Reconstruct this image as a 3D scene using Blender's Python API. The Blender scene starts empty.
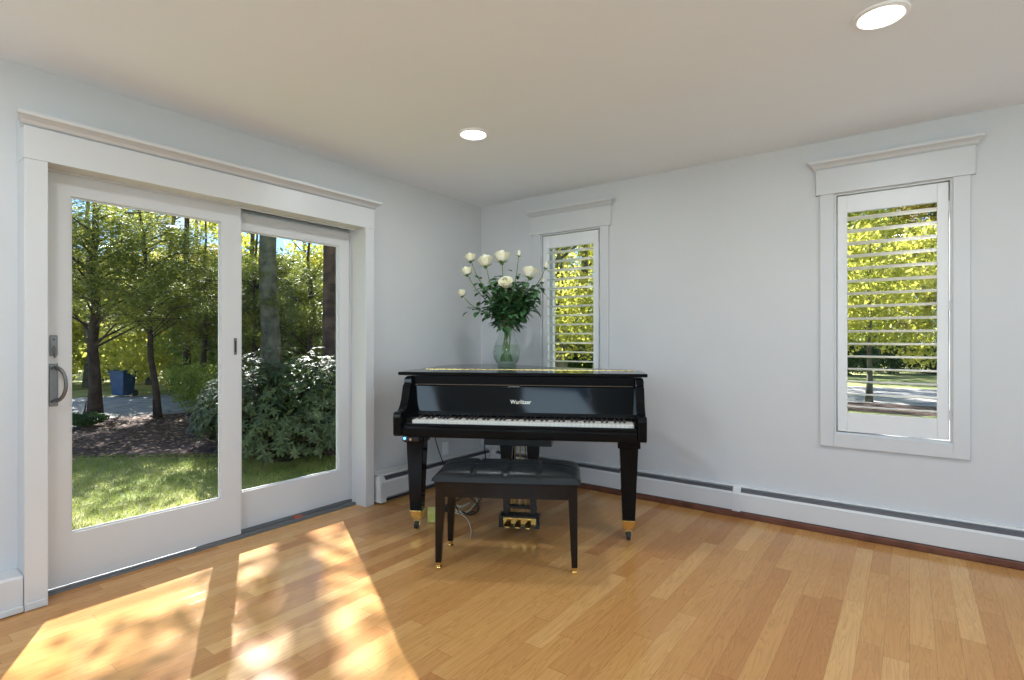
import bpy, math, random
import numpy as np
from mathutils import Vector, Matrix
random.seed(7)
rng = np.random.default_rng(11)
S = bpy.context.scene
C = S.collection
PI = math.pi

# ------------------------------------------------------------------ camera
cam_d = bpy.data.cameras.new('camera'); cam = bpy.data.objects.new('camera', cam_d); C.objects.link(cam)
cam_d.sensor_width = 36; cam_d.lens = 18.88; cam_d.clip_start = .05; cam_d.clip_end = 300
cam.location = (0, 0, 1.193); cam.rotation_euler = (PI/2, 0, math.radians(36.52))
S.camera = cam

# ------------------------------------------------------------------ colour, sky, sun, large lights
S.view_settings.view_transform = 'Standard'; S.view_settings.look = 'None'
S.view_settings.gamma = 1; S.view_settings.use_curve_mapping = False
S.view_settings.exposure = -0.06
W = bpy.data.worlds.new('sky'); S.world = W; W.use_nodes = True
wn = W.node_tree.nodes; wl = W.node_tree.links; wn.clear()
wo = wn.new('ShaderNodeOutputWorld'); wb = wn.new('ShaderNodeBackground'); ws = wn.new('ShaderNodeTexSky')
ws.sky_type = 'NISHITA'; ws.sun_disc = False; ws.sun_elevation = math.radians(37); ws.sun_rotation = math.radians(-62)
ws.air_density = 1.0; ws.dust_density = .3; ws.ozone_density = 2.0
wt = wn.new('ShaderNodeMixRGB'); wt.blend_type = 'MULTIPLY'; wt.inputs[0].default_value = 1; wt.inputs[2].default_value = (.52, .76, 1, 1); wl.new(ws.outputs[0], wt.inputs[1])
wc = wn.new('ShaderNodeTexNoise'); wc.inputs['Scale'].default_value = 5; wc.inputs['Detail'].default_value = 7; wcr = wn.new('ShaderNodeValToRGB')
wtc = wn.new('ShaderNodeTexCoord'); wl.new(wtc.outputs['Generated'], wc.inputs['Vector']); wcr.color_ramp.elements[0].position = .50; wcr.color_ramp.elements[1].position = .70
wl.new(wc.outputs['Fac'], wcr.inputs[0]); wm = wn.new('ShaderNodeMixRGB'); wl.new(wcr.outputs[0], wm.inputs[0]); wl.new(wt.outputs[0], wm.inputs[1]); wm.inputs[2].default_value = (4.2, 4.4, 4.6, 1)
wl.new(wm.outputs[0], wb.inputs[0]); wb.inputs[1].default_value = .24
wl.new(wb.outputs[0], wo.inputs[0])

SUN = Vector((.88, -.475, 0)).normalized() * math.cos(math.radians(37.5)); SUN.z = -math.sin(math.radians(37.5))
sd = bpy.data.lights.new('sun', 'SUN'); sd.energy = 22.0; sd.angle = math.radians(.6); sd.color = (1, .96, .92)
so = bpy.data.objects.new('sun', sd); C.objects.link(so)
so.rotation_euler = SUN.to_track_quat('-Z', 'Y').to_euler()

XL, YB, XR, YF, H = -3.234, 3.877, 3.0, -3.2, 2.44       # left wall, back wall, right wall, wall behind camera

def area(name, loc, direction, sx, sy, power, col=(1, 1, 1), shape='RECTANGLE'):
    d = bpy.data.lights.new(name, 'AREA'); d.shape = shape; d.size = sx; d.size_y = sy; d.energy = power; d.color = col
    o = bpy.data.objects.new(name, d); C.objects.link(o); o.location = loc
    o.rotation_euler = Vector(direction).to_track_quat('-Z', 'Z').to_euler()
    return o
# soft fill lamps added in openings out of view, tilted up at the ceiling
area('fill_light_behind', (-1.8, YF-.02, 1.45), (0, 1, 1.5), 1.0, 1.45, 46, (.66, .84, 1))
area('fill_light_behind', (1.0, YF-.02, 1.45), (0, 1, 1.5), 1.4, 1.45, 60, (.66, .84, 1))
area('fill_light_right', (XR+.02, .4, 1.25), (-1, 0, 1.5), 3.0, 1.9, 56, (.66, .84, 1))

# ------------------------------------------------------------------ materials
def mat(name, col, rough=.5, metal=0., spec=.5, coat=0., emit=None, estr=0, bump=None):
    m = bpy.data.materials.new(name); m.use_nodes = True
    n = m.node_tree.nodes; b = n['Principled BSDF']
    b.inputs['Base Color'].default_value = (*col, 1); b.inputs['Roughness'].default_value = rough
    b.inputs['Metallic'].default_value = metal; b.inputs['Specular IOR Level'].default_value = spec
    b.inputs['Coat Weight'].default_value = coat; b.inputs['Coat Roughness'].default_value = .05
    if emit: b.inputs['Emission Color'].default_value = (*emit, 1); b.inputs['Emission Strength'].default_value = estr
    if bump:
        t = n.new('ShaderNodeTexNoise'); t.inputs['Scale'].default_value = bump[0]; t.inputs['Detail'].default_value = 4
        bp = n.new('ShaderNodeBump'); bp.inputs['Strength'].default_value = bump[1]; bp.inputs['Distance'].default_value = .01
        tc = n.new('ShaderNodeTexCoord'); l = m.node_tree.links
        l.new(tc.outputs['Object'], t.inputs['Vector']); l.new(t.outputs['Fac'], bp.inputs['Height']); l.new(bp.outputs[0], b.inputs['Normal'])
    return m
def vary(m, col2, scale=6, detail=5, lo=.35, hi=.65, vec='Object'):
    n = m.node_tree.nodes; l = m.node_tree.links; b = n['Principled BSDF']
    t = n.new('ShaderNodeTexNoise'); t.inputs['Scale'].default_value = scale; t.inputs['Detail'].default_value = detail
    tc = n.new('ShaderNodeTexCoord'); l.new(tc.outputs[vec], t.inputs['Vector'])
    r = n.new('ShaderNodeValToRGB'); r.color_ramp.elements[0].position = lo; r.color_ramp.elements[1].position = hi
    r.color_ramp.elements[0].color = b.inputs['Base Color'].default_value; r.color_ramp.elements[1].color = (*col2, 1)
    l.new(t.outputs['Fac'], r.inputs[0]); l.new(r.outputs[0], b.inputs['Base Color'])
    return m

WALL = vary(mat('wall_paint', (.62, .625, .635), .75, spec=.2, bump=(180, .04)), (.64, .645, .655), 2)
CEIL = vary(mat('ceiling_paint', (.86, .895, .94), .85, spec=.15, bump=(150, .04)), (.865, .90, .945), 2)
TRIM = mat('trim_paint', (.62, .625, .635), .35, bump=(60, .02))
DOORW = mat('door_paint', (.62, .625, .635), .38, bump=(60, .02))
SHUT = mat('shutter_paint', (.76, .765, .77), .4, bump=(60, .02))
LOUV = mat('louver_daylit_white', (.90, .90, .89), .35, bump=(60, .02))  # lighter than the other shutter paint, with the daylight glare put into its colour
HEAT = mat('heater_enamel', (.66, .665, .67), .4, bump=(60, .02))
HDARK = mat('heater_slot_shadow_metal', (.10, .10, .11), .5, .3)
FINS = mat('heater_fin_metal', (.25, .25, .26), .4, .7)
SHOE = vary(mat('dark_red_shoe_wood', (.10, .035, .02), .45), (.17, .06, .035), 12)
TRACK = mat('door_track_metal', (.20, .21, .22), .45, .5, bump=(90, .1))
PEWTER = mat('pewter_hardware', (.20, .20, .20), .38, .85, bump=(300, .1))
BLACKG = mat('rubber_black', (.02, .02, .02), .6)
EBONY = mat('piano_black_lacquer', (.004, .005, .006), .06, spec=.15, bump=(3, .02))
BLKSAT = mat('piano_black_satin', (.008, .008, .008), .28, bump=(8, .03))
BRASS = mat('brass', (.72, .50, .17), .25, 1.0, bump=(200, .05))
DBRASS = mat('tarnished_brass', (.16, .13, .10), .4, .8)
IVORY = mat('key_white', (.80, .79, .74), .25, bump=(40, .01))
EBKEY = mat('key_black', (.012, .012, .012), .3, bump=(40, .01))
FELT = mat('dark_felt', (.02, .006, .006), .9)
LOGO = mat('logo_brass', (.85, .80, .66), .35, .6)
LEATH = mat('bench_black_leather', (.007, .010, .012), .30, spec=.28, bump=(120, .12))
BENCHW = mat('bench_black_wood', (.008, .006, .005), .2, spec=.28, bump=(20, .03))
CABLEB = mat('cable_black', (.012, .012, .012), .5)
CABLEW = mat('cable_cream', (.72, .66, .50), .45)
PLATE = mat('outlet_plastic', (.86, .86, .85), .35)
CANTR = mat('can_trim_white', (.88, .88, .88), .4)
CANEM = mat('can_lens_lit', (1, 1, 1), .5, emit=(1, .97, .92), estr=7)
LED = mat('blue_led', (.05, .2, .6), .3, emit=(.15, .5, 1), estr=2.5)
CHROME = mat('chrome', (.7, .7, .72), .15, 1.0)
LIME = vary(mat('yellow_green_plastic', (.55, .60, .10), .4), (.70, .70, .30), 30)
REDP = mat('red_brown_plastic', (.35, .07, .03), .5)
PETAL = vary(mat('rose_petal', (.90, .89, .78), .55), (.90, .85, .58), 40)
STEM = vary(mat('rose_stem', (.10, .20, .05), .5), (.16, .26, .08), 30)
BLUEB = vary(mat('blue_plastic', (.02, .06, .15), .45), (.03, .10, .22), 5)
WHITEH = mat('white_siding', (.75, .76, .78), .6, bump=(5, .1))
ROOFM = vary(mat('roof_shingle', (.12, .11, .11), .9), (.18, .17, .17), 10)

def leafmat(name, c1, c2, scale=1.2, rough=.5, trans=.45, spec=.4):
    m = bpy.data.materials.new(name); m.use_nodes = True; n = m.node_tree.nodes; l = m.node_tree.links
    b = n['Principled BSDF']; b.inputs['Roughness'].default_value = rough; b.inputs['Specular IOR Level'].default_value = spec
    t = n.new('ShaderNodeTexNoise'); t.inputs['Scale'].default_value = scale; t.inputs['Detail'].default_value = 6; t.inputs['Roughness'].default_value = .8
    tc = n.new('ShaderNodeTexCoord'); l.new(tc.outputs['Object'], t.inputs['Vector'])
    r = n.new('ShaderNodeValToRGB'); r.color_ramp.elements[0].position = .36; r.color_ramp.elements[1].position = .64
    r.color_ramp.elements[0].color = (*c1, 1); r.color_ramp.elements[1].color = (*c2, 1)
    l.new(t.outputs['Fac'], r.inputs[0]); l.new(r.outputs[0], b.inputs['Base Color'])
    tr = n.new('ShaderNodeBsdfTranslucent'); l.new(r.outputs[0], tr.inputs['Color'])
    mx = n.new('ShaderNodeMixShader'); mx.inputs[0].default_value = trans
    l.new(b.outputs[0], mx.inputs[1]); l.new(tr.outputs[0], mx.inputs[2])
    l.new(mx.outputs[0], n['Material Output'].inputs['Surface'])
    return m
HEMLEAF = leafmat('hemlock_needles', (.035, .065, .012), (.34, .38, .07), 1.5)
YELLEAF = leafmat('yellow_green_leaves', (.20, .26, .03), (.78, .72, .16), .9, trans=.66)
GRNLEAF = leafmat('mid_green_leaves', (.07, .14, .02), (.46, .52, .10), .9, trans=.5)
RHOLEAF = leafmat('rhododendron_leaves', (.014, .032, .008), (.11, .15, .06), 5, rough=.5, trans=.22, spec=.35)
DARKLEAF = leafmat('dark_hedge_leaves', (.02, .06, .015), (.08, .15, .04), 1.5, trans=.25)
ORLEAF = leafmat('orange_tinged_leaves', (.42, .28, .06), (.65, .52, .14), 1.2, trans=.5)
ROSELEAF = leafmat('rose_leaves', (.03, .10, .035), (.10, .22, .09), 12, rough=.35, trans=.2, spec=.5)
BARK = vary(mat('bark_brown', (.028, .018, .012), .9, bump=(25, .8)), (.08, .055, .038), 9)
BARKG = vary(mat('bark_grey', (.07, .07, .045), .9, bump=(20, .8)), (.18, .17, .13), 6)
BARKR = vary(mat('bark_dark_red', (.025, .014, .01), .9, bump=(14, 1.0)), (.11, .065, .045), 7)
GRASSB = leafmat('grass_blades', (.16, .24, .04), (.42, .46, .12), 1.0, rough=.6, trans=.35)
LAWN = vary(mat('lawn_soil', (.13, .19, .04), .95, bump=(40, .5)), (.40, .38, .16), 1.3, 8)
MULCH = vary(mat('mulch', (.022, .012, .009), .95, bump=(30, 1.)), (.12, .065, .05), 9, 10)
GRAVEL = vary(mat('gravel', (.30, .285, .28), .95, bump=(60, .6)), (.46, .44, .43), 5, 10)
LITTER = leafmat('fallen_leaves', (.20, .10, .06), (.50, .36, .24), 4, rough=.7, trans=.1)
DIRT = mat('bed_soil', (.06, .04, .03), .95)

def glassmat(name, refl=.06, tint=(1, 1, 1), rough=0.0):
    m = bpy.data.materials.new(name); m.use_nodes = True; n = m.node_tree.nodes; l = m.node_tree.links
    n.remove(n['Principled BSDF'])
    tr = n.new('ShaderNodeBsdfTransparent'); tr.inputs[0].default_value = (*tint, 1)
    g = n.new('ShaderNodeBsdfGlossy'); g.inputs['Roughness'].default_value = rough
    fr = n.new('ShaderNodeFresnel'); fr.inputs[0].default_value = 1.45
    mu = n.new('ShaderNodeMath'); mu.operation = 'MULTIPLY'; mu.inputs[1].default_value = refl
    l.new(fr.outputs[0], mu.inputs[0])
    mx = n.new('ShaderNodeMixShader'); l.new(mu.outputs[0], mx.inputs[0]); l.new(tr.outputs[0], mx.inputs[1]); l.new(g.outputs[0], mx.inputs[2])
    l.new(mx.outputs[0], n['Material Output'].inputs['Surface'])
    return m
PANE = glassmat('window_pane', .2, (.96, .97, .96))
def clearglass(name, edge, tint):
    m = bpy.data.materials.new(name); m.use_nodes = True; n = m.node_tree.nodes; l = m.node_tree.links
    n.remove(n['Principled BSDF'])
    tr = n.new('ShaderNodeBsdfTransparent'); tr.inputs[0].default_value = (*tint, 1)
    g = n.new('ShaderNodeBsdfGlossy'); g.inputs['Roughness'].default_value = .08
    lw = n.new('ShaderNodeLayerWeight'); lw.inputs['Blend'].default_value = .25
    po = n.new('ShaderNodeMath'); po.operation = 'POWER'; po.inputs[1].default_value = 2.2; l.new(lw.outputs['Facing'], po.inputs[0])
    mu = n.new('ShaderNodeMath'); mu.operation = 'MULTIPLY_ADD'; mu.inputs[1].default_value = edge; mu.inputs[2].default_value = .025; l.new(po.outputs[0], mu.inputs[0])
    mx = n.new('ShaderNodeMixShader'); l.new(mu.outputs[0], mx.inputs[0]); l.new(tr.outputs[0], mx.inputs[1]); l.new(g.outputs[0], mx.inputs[2])
    l.new(mx.outputs[0], n['Material Output'].inputs['Surface'])
    return m
VGLASS = clearglass('vase_glass', .8, (.96, .98, .97))
FOOTG = clearglass('vase_foot_glass', .5, (.70, .78, .70))
WATER = clearglass('vase_water', .15, (.90, .95, .90))

def floor_material():
    m = bpy.data.materials.new('oak_strip_floor'); m.use_nodes = True; n = m.node_tree.nodes; l = m.node_tree.links
    b = n['Principled BSDF']
    tc = n.new('ShaderNodeTexCoord'); sp = n.new('ShaderNodeSeparateXYZ'); l.new(tc.outputs['Object'], sp.inputs[0])
    def M(op, a, bb=None):
        k = n.new('ShaderNodeMath'); k.operation = op
        for i, v in enumerate((a, bb)):
            if v is None: continue
            if isinstance(v, (int, float)): k.inputs[i].default_value = v
            else: l.new(v, k.inputs[i])
        return k.outputs[0]
    xb = M('DIVIDE', sp.outputs[0], .0815); xi = M('FLOOR', xb); xf = M('FRACT', xb)
    w1 = n.new('ShaderNodeTexWhiteNoise'); w1.noise_dimensions = '1D'; l.new(xi, w1.inputs['W'])
    ln = M('ADD', M('MULTIPLY', w1.outputs['Value'], .55), .75)
    yb = M('ADD', M('DIVIDE', sp.outputs[1], ln), M('MULTIPLY', w1.outputs['Value'], 37.)); yi = M('FLOOR', yb); yf = M('FRACT', yb)
    cb = n.new('ShaderNodeCombineXYZ'); l.new(xi, cb.inputs[0]); l.new(yi, cb.inputs[1])
    w2 = n.new('ShaderNodeTexWhiteNoise'); w2.noise_dimensions = '3D'; l.new(cb.outputs[0], w2.inputs['Vector'])
    # tone of each board
    r = n.new('ShaderNodeValToRGB'); e = r.color_ramp.elements
    e[0].position = 0; e[0].color = (.49, .22, .068, 1); e[1].position = 1; e[1].color = (.72, .42, .16, 1)
    x = r.color_ramp.elements.new(.3); x.color = (.57, .285, .092, 1)
    x = r.color_ramp.elements.new(.75); x.color = (.635, .34, .115, 1)
    l.new(w2.outputs['Value'], r.inputs[0])
    # grain, a different slice for every board
    g = n.new('ShaderNodeCombineXYZ')
    l.new(M('ADD', M('MULTIPLY', sp.outputs[0], 26.), M('MULTIPLY', w2.outputs['Value'], 60.)), g.inputs[0])
    l.new(M('MULTIPLY', sp.outputs[1], 1.9), g.inputs[1]); l.new(M('MULTIPLY', w2.outputs['Value'], 31.), g.inputs[2])
    t = n.new('ShaderNodeTexNoise'); t.inputs['Scale'].default_value = 1.0; t.inputs['Detail'].default_value = 3; t.inputs['Distortion'].default_value = .6
    l.new(g.outputs[0], t.inputs['Vector'])
    rings = M('FRACT', M('MULTIPLY', t.outputs['Fac'], 9.))
    rings = M('POWER', rings, 2.0)
    t2 = n.new('ShaderNodeTexNoise'); t2.inputs['Scale'].default_value = 1.; t2.inputs['Detail'].default_value = 5
    mp = n.new('ShaderNodeMapping'); mp.inputs['Scale'].default_value = (220, 8, 1); l.new(tc.outputs['Object'], mp.inputs[0]); l.new(mp.outputs[0], t2.inputs['Vector'])
    dark = M('ADD', M('MULTIPLY', rings, .24), M('MULTIPLY', t2.outputs['Fac'], .20))
    # seams
    ex = M('MINIMUM', xf, M('SUBTRACT', 1., xf)); ey = M('MULTIPLY', M('MINIMUM', yf, M('SUBTRACT', 1., yf)), 9.)
    seam = M('LESS_THAN', M('MINIMUM', ex, ey), .012)
    fac = M('MINIMUM', M('ADD', dark, M('MULTIPLY', seam, .35)), 1.)
    mx = n.new('ShaderNodeMixRGB'); mx.inputs[2].default_value = (.16, .055, .018, 1); l.new(fac, mx.inputs[0]); l.new(r.outputs[0], mx.inputs[1])
    l.new(mx.outputs[0], b.inputs['Base Color'])
    b.inputs['Roughness'].default_value = .24; b.inputs['Specular IOR Level'].default_value = .30
    rr = n.new('ShaderNodeTexNoise'); rr.inputs['Scale'].default_value = 3; l.new(tc.outputs['Object'], rr.inputs['Vector'])
    l.new(M('ADD', M('MULTIPLY', rr.outputs['Fac'], .10), .11), b.inputs['Roughness'])
    bp = n.new('ShaderNodeBump'); bp.inputs['Strength'].default_value = .12; bp.inputs['Distance'].default_value = .002
    l.new(M('SUBTRACT', M('MULTIPLY', t.outputs['Fac'], .5), M('MULTIPLY', seam, .8)), bp.inputs['Height']); l.new(bp.outputs[0], b.inputs['Normal'])
    return m
OAK = floor_material()

# ------------------------------------------------------------------ mesh building helpers
class MB:
    def __init__(s): s.v = []; s.f = []
    def poly(s, pts, faces):
        k = len(s.v); s.v += [tuple(p) for p in pts]; s.f += [tuple(k+i for i in q) for q in faces]; return s
    def box(s, x0, x1, y0, y1, z0, z1):
        return s.poly([(x0,y0,z0),(x1,y0,z0),(x1,y1,z0),(x0,y1,z0),(x0,y0,z1),(x1,y0,z1),(x1,y1,z1),(x0,y1,z1)],
                      [(0,3,2,1),(4,5,6,7),(0,1,5,4),(1,2,6,5),(2,3,7,6),(3,0,4,7)])
    def taper(s, c0, w0, d0, c1, w1, d1):      # square section from c0 up to c1
        p = []
        for c, w, d in ((c0,w0,d0),(c1,w1,d1)):
            p += [(c[0]-w/2,c[1]-d/2,c[2]),(c[0]+w/2,c[1]-d/2,c[2]),(c[0]+w/2,c[1]+d/2,c[2]),(c[0]-w/2,c[1]+d/2,c[2])]
        return s.poly(p, [(0,3,2,1),(4,5,6,7),(0,1,5,4),(1,2,6,5),(2,3,7,6),(3,0,4,7)])
    def prism(s, prof, a, b, axis):            # closed profile extruded along axis from a to b; prof are the other two coordinates in order
        n = len(prof); P = []
        for t in (a, b):
            for (p, q) in prof:
                P.append({'x': (t,p,q), 'y': (p,t,q), 'z': (p,q,t)}[axis])
        F = [tuple(range(n))[::-1], tuple(range(n, 2*n))] + [(i,(i+1)%n,n+(i+1)%n,n+i) for i in range(n)]
        return s.poly(P, F)
    def tube(s, pts, r, n=8, caps=True):
        pts = [Vector(p) for p in pts]; R = r if isinstance(r, (list, tuple)) else [r]*len(pts)
        P = []; F = []; up = Vector((0,0,1)); pu = None
        for i, p in enumerate(pts):
            d = (pts[min(i+1,len(pts)-1)] - pts[max(i-1,0)]).normalized()
            if pu is None:
                a = up if abs(d.z) < .9 else Vector((1,0,0)); pu = d.cross(a).normalized()
            else: pu = (pu - d*pu.dot(d)).normalized()
            w = d.cross(pu)
            for k in range(n):
                t = 2*PI*k/n; P.append(p + (pu*math.cos(t) + w*math.sin(t))*R[i])
        for i in range(len(pts)-1):
            for k in range(n): F.append((i*n+k, i*n+(k+1)%n, (i+1)*n+(k+1)%n, (i+1)*n+k))
        if caps: F += [tuple(range(n))[::-1], tuple(range((len(pts)-1)*n, len(pts)*n))]
        return s.poly(P, F)
    def lathe(s, prof, n=32, c=(0,0,0), caps=False):
        P = [(c[0]+r*math.cos(2*PI*k/n), c[1]+r*math.sin(2*PI*k/n), c[2]+z) for r, z in prof for k in range(n)]
        F = [(i*n+k, i*n+(k+1)%n, (i+1)*n+(k+1)%n, (i+1)*n+k) for i in range(len(prof)-1) for k in range(n)]
        if caps: F += [tuple(range(n))[::-1], tuple(range((len(prof)-1)*n, len(prof)*n))]
        return s.poly(P, F)
    def build(s, name, m, parent=None, smooth=False, bevel=0, seg=2, flat_angle=None):
        me = bpy.data.meshes.new(name); me.from_pydata(s.v, [], s.f); me.materials.append(m); me.update()
        if smooth: me.polygons.foreach_set('use_smooth', [True]*len(me.polygons))
        o = bpy.data.objects.new(name, me); C.objects.link(o)
        if parent: o.parent = parent
        if bevel:
            b = o.modifiers.new('bevel', 'BEVEL'); b.width = bevel; b.segments = seg; b.limit_method = 'ANGLE'; b.angle_limit = math.radians(40)
        if smooth and flat_angle:
            me.set_sharp_from_angle(angle=math.radians(flat_angle))
        return o
def tag(o, label=None, cat=None, group=None, kind=None):
    if label: o['label'] = label
    if cat: o['category'] = cat
    if group: o['group'] = group
    if kind: o['kind'] = kind
    return o
def empty(name, loc=(0,0,0), rz=0, parent=None):
    o = bpy.data.objects.new(name, None); C.objects.link(o); o.location = loc; o.rotation_euler = (0,0,rz); o.empty_display_size = .1
    if parent: o.parent = parent
    return o
def copy_tree(o, parent=None):
    c = o.copy(); C.objects.link(c)
    if parent: c.parent = parent
    for ch in list(o.children): copy_tree(ch, c)
    return c

# ------------------------------------------------------------------ room shell
def wall_with_holes(name, axis, plane0, plane1, a0, a1, z0, z1, holes, m):
    """thick wall; holes = (a0,a1,z0,z1) along the wall"""
    A = sorted({a0, a1, *[h[0] for h in holes], *[h[1] for h in holes]}); Z = sorted({z0, z1, *[h[2] for h in holes], *[h[3] for h in holes]})
    mb = MB()
    solid = {}
    for i in range(len(A)-1):
        for j in range(len(Z)-1):
            ca, cz = (A[i]+A[i+1])/2, (Z[j]+Z[j+1])/2
            solid[i,j] = not any(h[0] < ca < h[1] and h[2] < cz < h[3] for h in holes)
    def P(a, t, z): return (t, a, z) if axis == 'x' else (a, t, z)
    for (i,j), sfl in solid.items():
        if not sfl: continue
        a, b, c, d = A[i], A[i+1], Z[j], Z[j+1]
        for t in (plane0, plane1): mb.poly([P(a,t,c),P(b,t,c),P(b,t,d),P(a,t,d)], [(0,1,2,3)])
        for (ni, nj, q) in ((i-1,j,[(a,c),(a,d)]),(i+1,j,[(b,c),(b,d)]),(i,j-1,[(a,c),(b,c)]),(i,j+1,[(a,d),(b,d)])):
            if not solid.get((ni,nj), False):
                (p, q2), (p2, q3) = q
                mb.poly([P(p,plane0,q2),P(p2,plane0,q3),P(p2,plane1,q3),P(p,plane1,q2)], [(0,1,2,3)])
    o = mb.build(name, m); tag(o, kind='structure'); return o
WX = XL-.15; WY = YB+.15
W1C, W2C, WW, WZ0, WZ1 = -2.272, -.092, .286, .612, 2.10
wall_with_holes('wall_left', 'x', WX, XL, YF-.15, YB+.15, -.35, H, [(.70, 2.50, -.35+.35-.0, 2.03)], WALL)
wall_with_holes('wall_back', 'y', YB, WY, XL, XR+.15, -.35, H, [(W1C-WW, W1C+WW, WZ0, WZ1), (W2C-WW, W2C+WW, WZ0, WZ1)], WALL)
wall_with_holes('wall_right', 'x', XR, XR+.15, YF-.15, YB, -.35, H, [(-1.15, 1.95, .28, 2.22)], WALL)
wall_with_holes('wall_front', 'y', YF-.15, YF, XL, XR+.15, -.35, H, [(-2.3, -1.3, .72, 2.18), (.3, 1.7, .72, 2.18)], WALL)
tag(MB().box(XL-.02, XR+.02, YF-.02, YB+.02, -.12, 0).build('floor', OAK), kind='structure')
tag(MB().box(XL-.15, XR+.15, YF-.15, YB+.15, H, H+.15).build('ceiling', CEIL), kind='structure')

# ------------------------------------------------------------------ crown cornice shape shared by door and windows
def cornice(mb, axis, base, sgn, a0, a1, z0, h=.06, out=.05, over=.04):
    """mitred crown over a head board: base plane coordinate, sgn = outward direction into the room"""
    prof = [(0,0),(.012,0),(.016,.008),(.022,.012),(.030,.026),(.042,.036),(.050,.040),(.052,.048),(.052,.060),(0,.060)]
    prof = [(p*out/.052, q*h/.06) for p, q in prof]
    def P(a, t, z): return (base+sgn*t, a, z) if axis == 'x' else (a, base+sgn*t, z)
    n = len(prof); pts = []
    for end, s_ in ((a0, -1), (a1, 1)):
        for (t, z) in prof: pts.append(P(end + s_*t*over/out, t, z0+z))
    F = [tuple(range(n)), tuple(range(n,2*n))[::-1]] + [(i,(i+1)%n,n+(i+1)%n,n+i) for i in range(n)]
    mb.poly(pts, F)

# ------------------------------------------------------------------ windows with shutters
def window(k, c):
    w = empty('window_%d' % k, (c, YB, WZ0)); tag(w, kind='structure')
    z0, z1 = 0, WZ1-WZ0
    cs = MB(); cw = .074
    cs.box(-WW-cw, -WW, -.018, 0, -cw-.005, z1); cs.box(WW, WW+cw, -.018, 0, -cw-.005, z1); cs.box(-WW, WW, -.018, 0, -cw-.005, 0)
    cs.build('casing', TRIM, w, bevel=.002)
    hd = MB(); hd.box(-WW-cw-.022, WW+cw+.022, -.024, 0, z1, z1+.155); cornice(hd, 'y', 0, -1, -WW-cw-.022, WW+cw+.022, z1+.155, .055, .058, .036)
    hd.build('head_casing', TRIM, w, bevel=.0015)
    jb = MB(); jb.box(-WW, -WW+.012, .0, .15, 0, z1); jb.box(WW-.012, WW, .0, .15, 0, z1); jb.box(-WW+.012, WW-.012, 0, .15, 0, .012); jb.box(-WW+.012, WW-.012, 0, .15, z1-.012, z1)
    jb.build('jamb', TRIM, w)
    sa = MB(); t = .044; zz = z1
    sa.box(-WW+.012, -WW+.012+t, .10, .14, .012, zz-.012); sa.box(WW-.012-t, WW-.012, .10, .14, .012, zz-.012)
    sa.box(-WW+.012+t, WW-.012-t, .10, .14, .012, .012+t+.01); sa.box(-WW+.012+t, WW-.012-t, .10, .14, zz-.012-t, zz-.012)
    s_ = sa.build('sash', TRIM, w, bevel=.003)
    MB().box(-WW+.046, WW-.046, .118, .122, .056, zz-.046).build('pane', PANE, s_)
    bz = MB(); bz.box(-WW-.06, WW+.06, .15, .175, -.07, 0); bz.box(-WW-.06, WW+.06, .15, .175, z1, z1+.07); bz.box(-WW-.06, -WW, .15, .175, 0, z1); bz.box(WW, WW+.06, .15, .175, 0, z1)
    bz.build('outside_casing', TRIM, w)
    return w
window(1, W1C); window(2, W2C)

def shutter(c, label):
    r = empty('plantation_shutter', (c, YB+.004, WZ0)); tag(r, label, 'shutter', 'plantation shutters in the back wall windows')
    z1 = WZ1-WZ0; e = WW-.014-.005; st = .050; tp = .105; bt = .115; d = .030
    MB().box(-e, -e+st, -.004, d-.004, .019, z1-.019).build('stile', SHUT, r, bevel=.003)
    MB().box(e-st, e, -.004, d-.004, .019, z1-.019).build('stile', SHUT, r, bevel=.003)
    MB().box(-e+st, e-st, -.002, d-.006, z1-.019-tp, z1-.019).build('top_rail', SHUT, r, bevel=.002)
    MB().box(-e+st, e-st, -.002, d-.006, .019, .019+bt).build('bottom_rail', SHUT, r, bevel=.002)
    n = 16; lo = .019+bt; hi = z1-.019-tp; sp = (hi-lo)/n
    prof = [(.034*math.cos(t), .0052*math.sin(t)) for t in [2*PI*i/14 for i in range(14)]]
    lm = None
    for i in range(n):
        if lm is None:
            lv = MB().prism(prof, -e+st+.001, e-st-.001, 'x').build('louver', LOUV, r, smooth=True, flat_angle=50); lm = lv
        else:
            lv = lm.copy(); C.objects.link(lv)
        lv.location = (0, .012, lo+sp*(i+.5)); lv.rotation_euler = (math.radians(-7), 0, 0)
    for zz in (.16, z1-.16, z1*.52):
        MB().tube([(e+.0025, -.006, zz-.03), (e+.0025, -.006, zz+.03)], .004, 8).build('hinge', SHUT, r)
    return r
shutter(W1C, 'white louvered shutter in the narrow window behind the vase of roses')
shutter(W2C, 'white louvered shutter in the window on the bare wall, right of the piano')

# ------------------------------------------------------------------ sliding door
dr = empty('door_1', (XL, 0, 0)); tag(dr, kind='structure')
cs = MB(); cs.box(0, .119, .619, .700, 0, 1.993); cs.box(0, .119, 2.455, 2.531, 0, 1.993)
cs.build('casing', TRIM, dr, bevel=.0025)
hd = MB(); hd.box(0, .121, .617, 2.533, 1.993, 2.135); cornice(hd, 'x', .08, 1, .617, 2.533, 2.135, .055, .085, .030); hd.box(0, .085, .617, 2.533, 2.135, 2.185); hd.build('head_casing', TRIM, dr, bevel=.0015)
jb = MB(); jb.box(-.15, .0, .69, .715, .0, 2.02); jb.box(-.15, .0, 2.462, 2.50, .0, 2.02); jb.box(-.15, 0, .70, 2.50, 2.012, 2.03)
jb.box(-.058, -.050, 2.450, 2.462, .02, 2.0)
jb.build('jamb', TRIM, dr, bevel=.002)
ht = MB(); ht.box(-.008, 0.003, .718, 2.462, 1.985, 2.012); ht.box(-.15, -.105, .718, 2.462, 1.98, 2.012); ht.build('head_track', TRIM, dr, bevel=.002)
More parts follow.
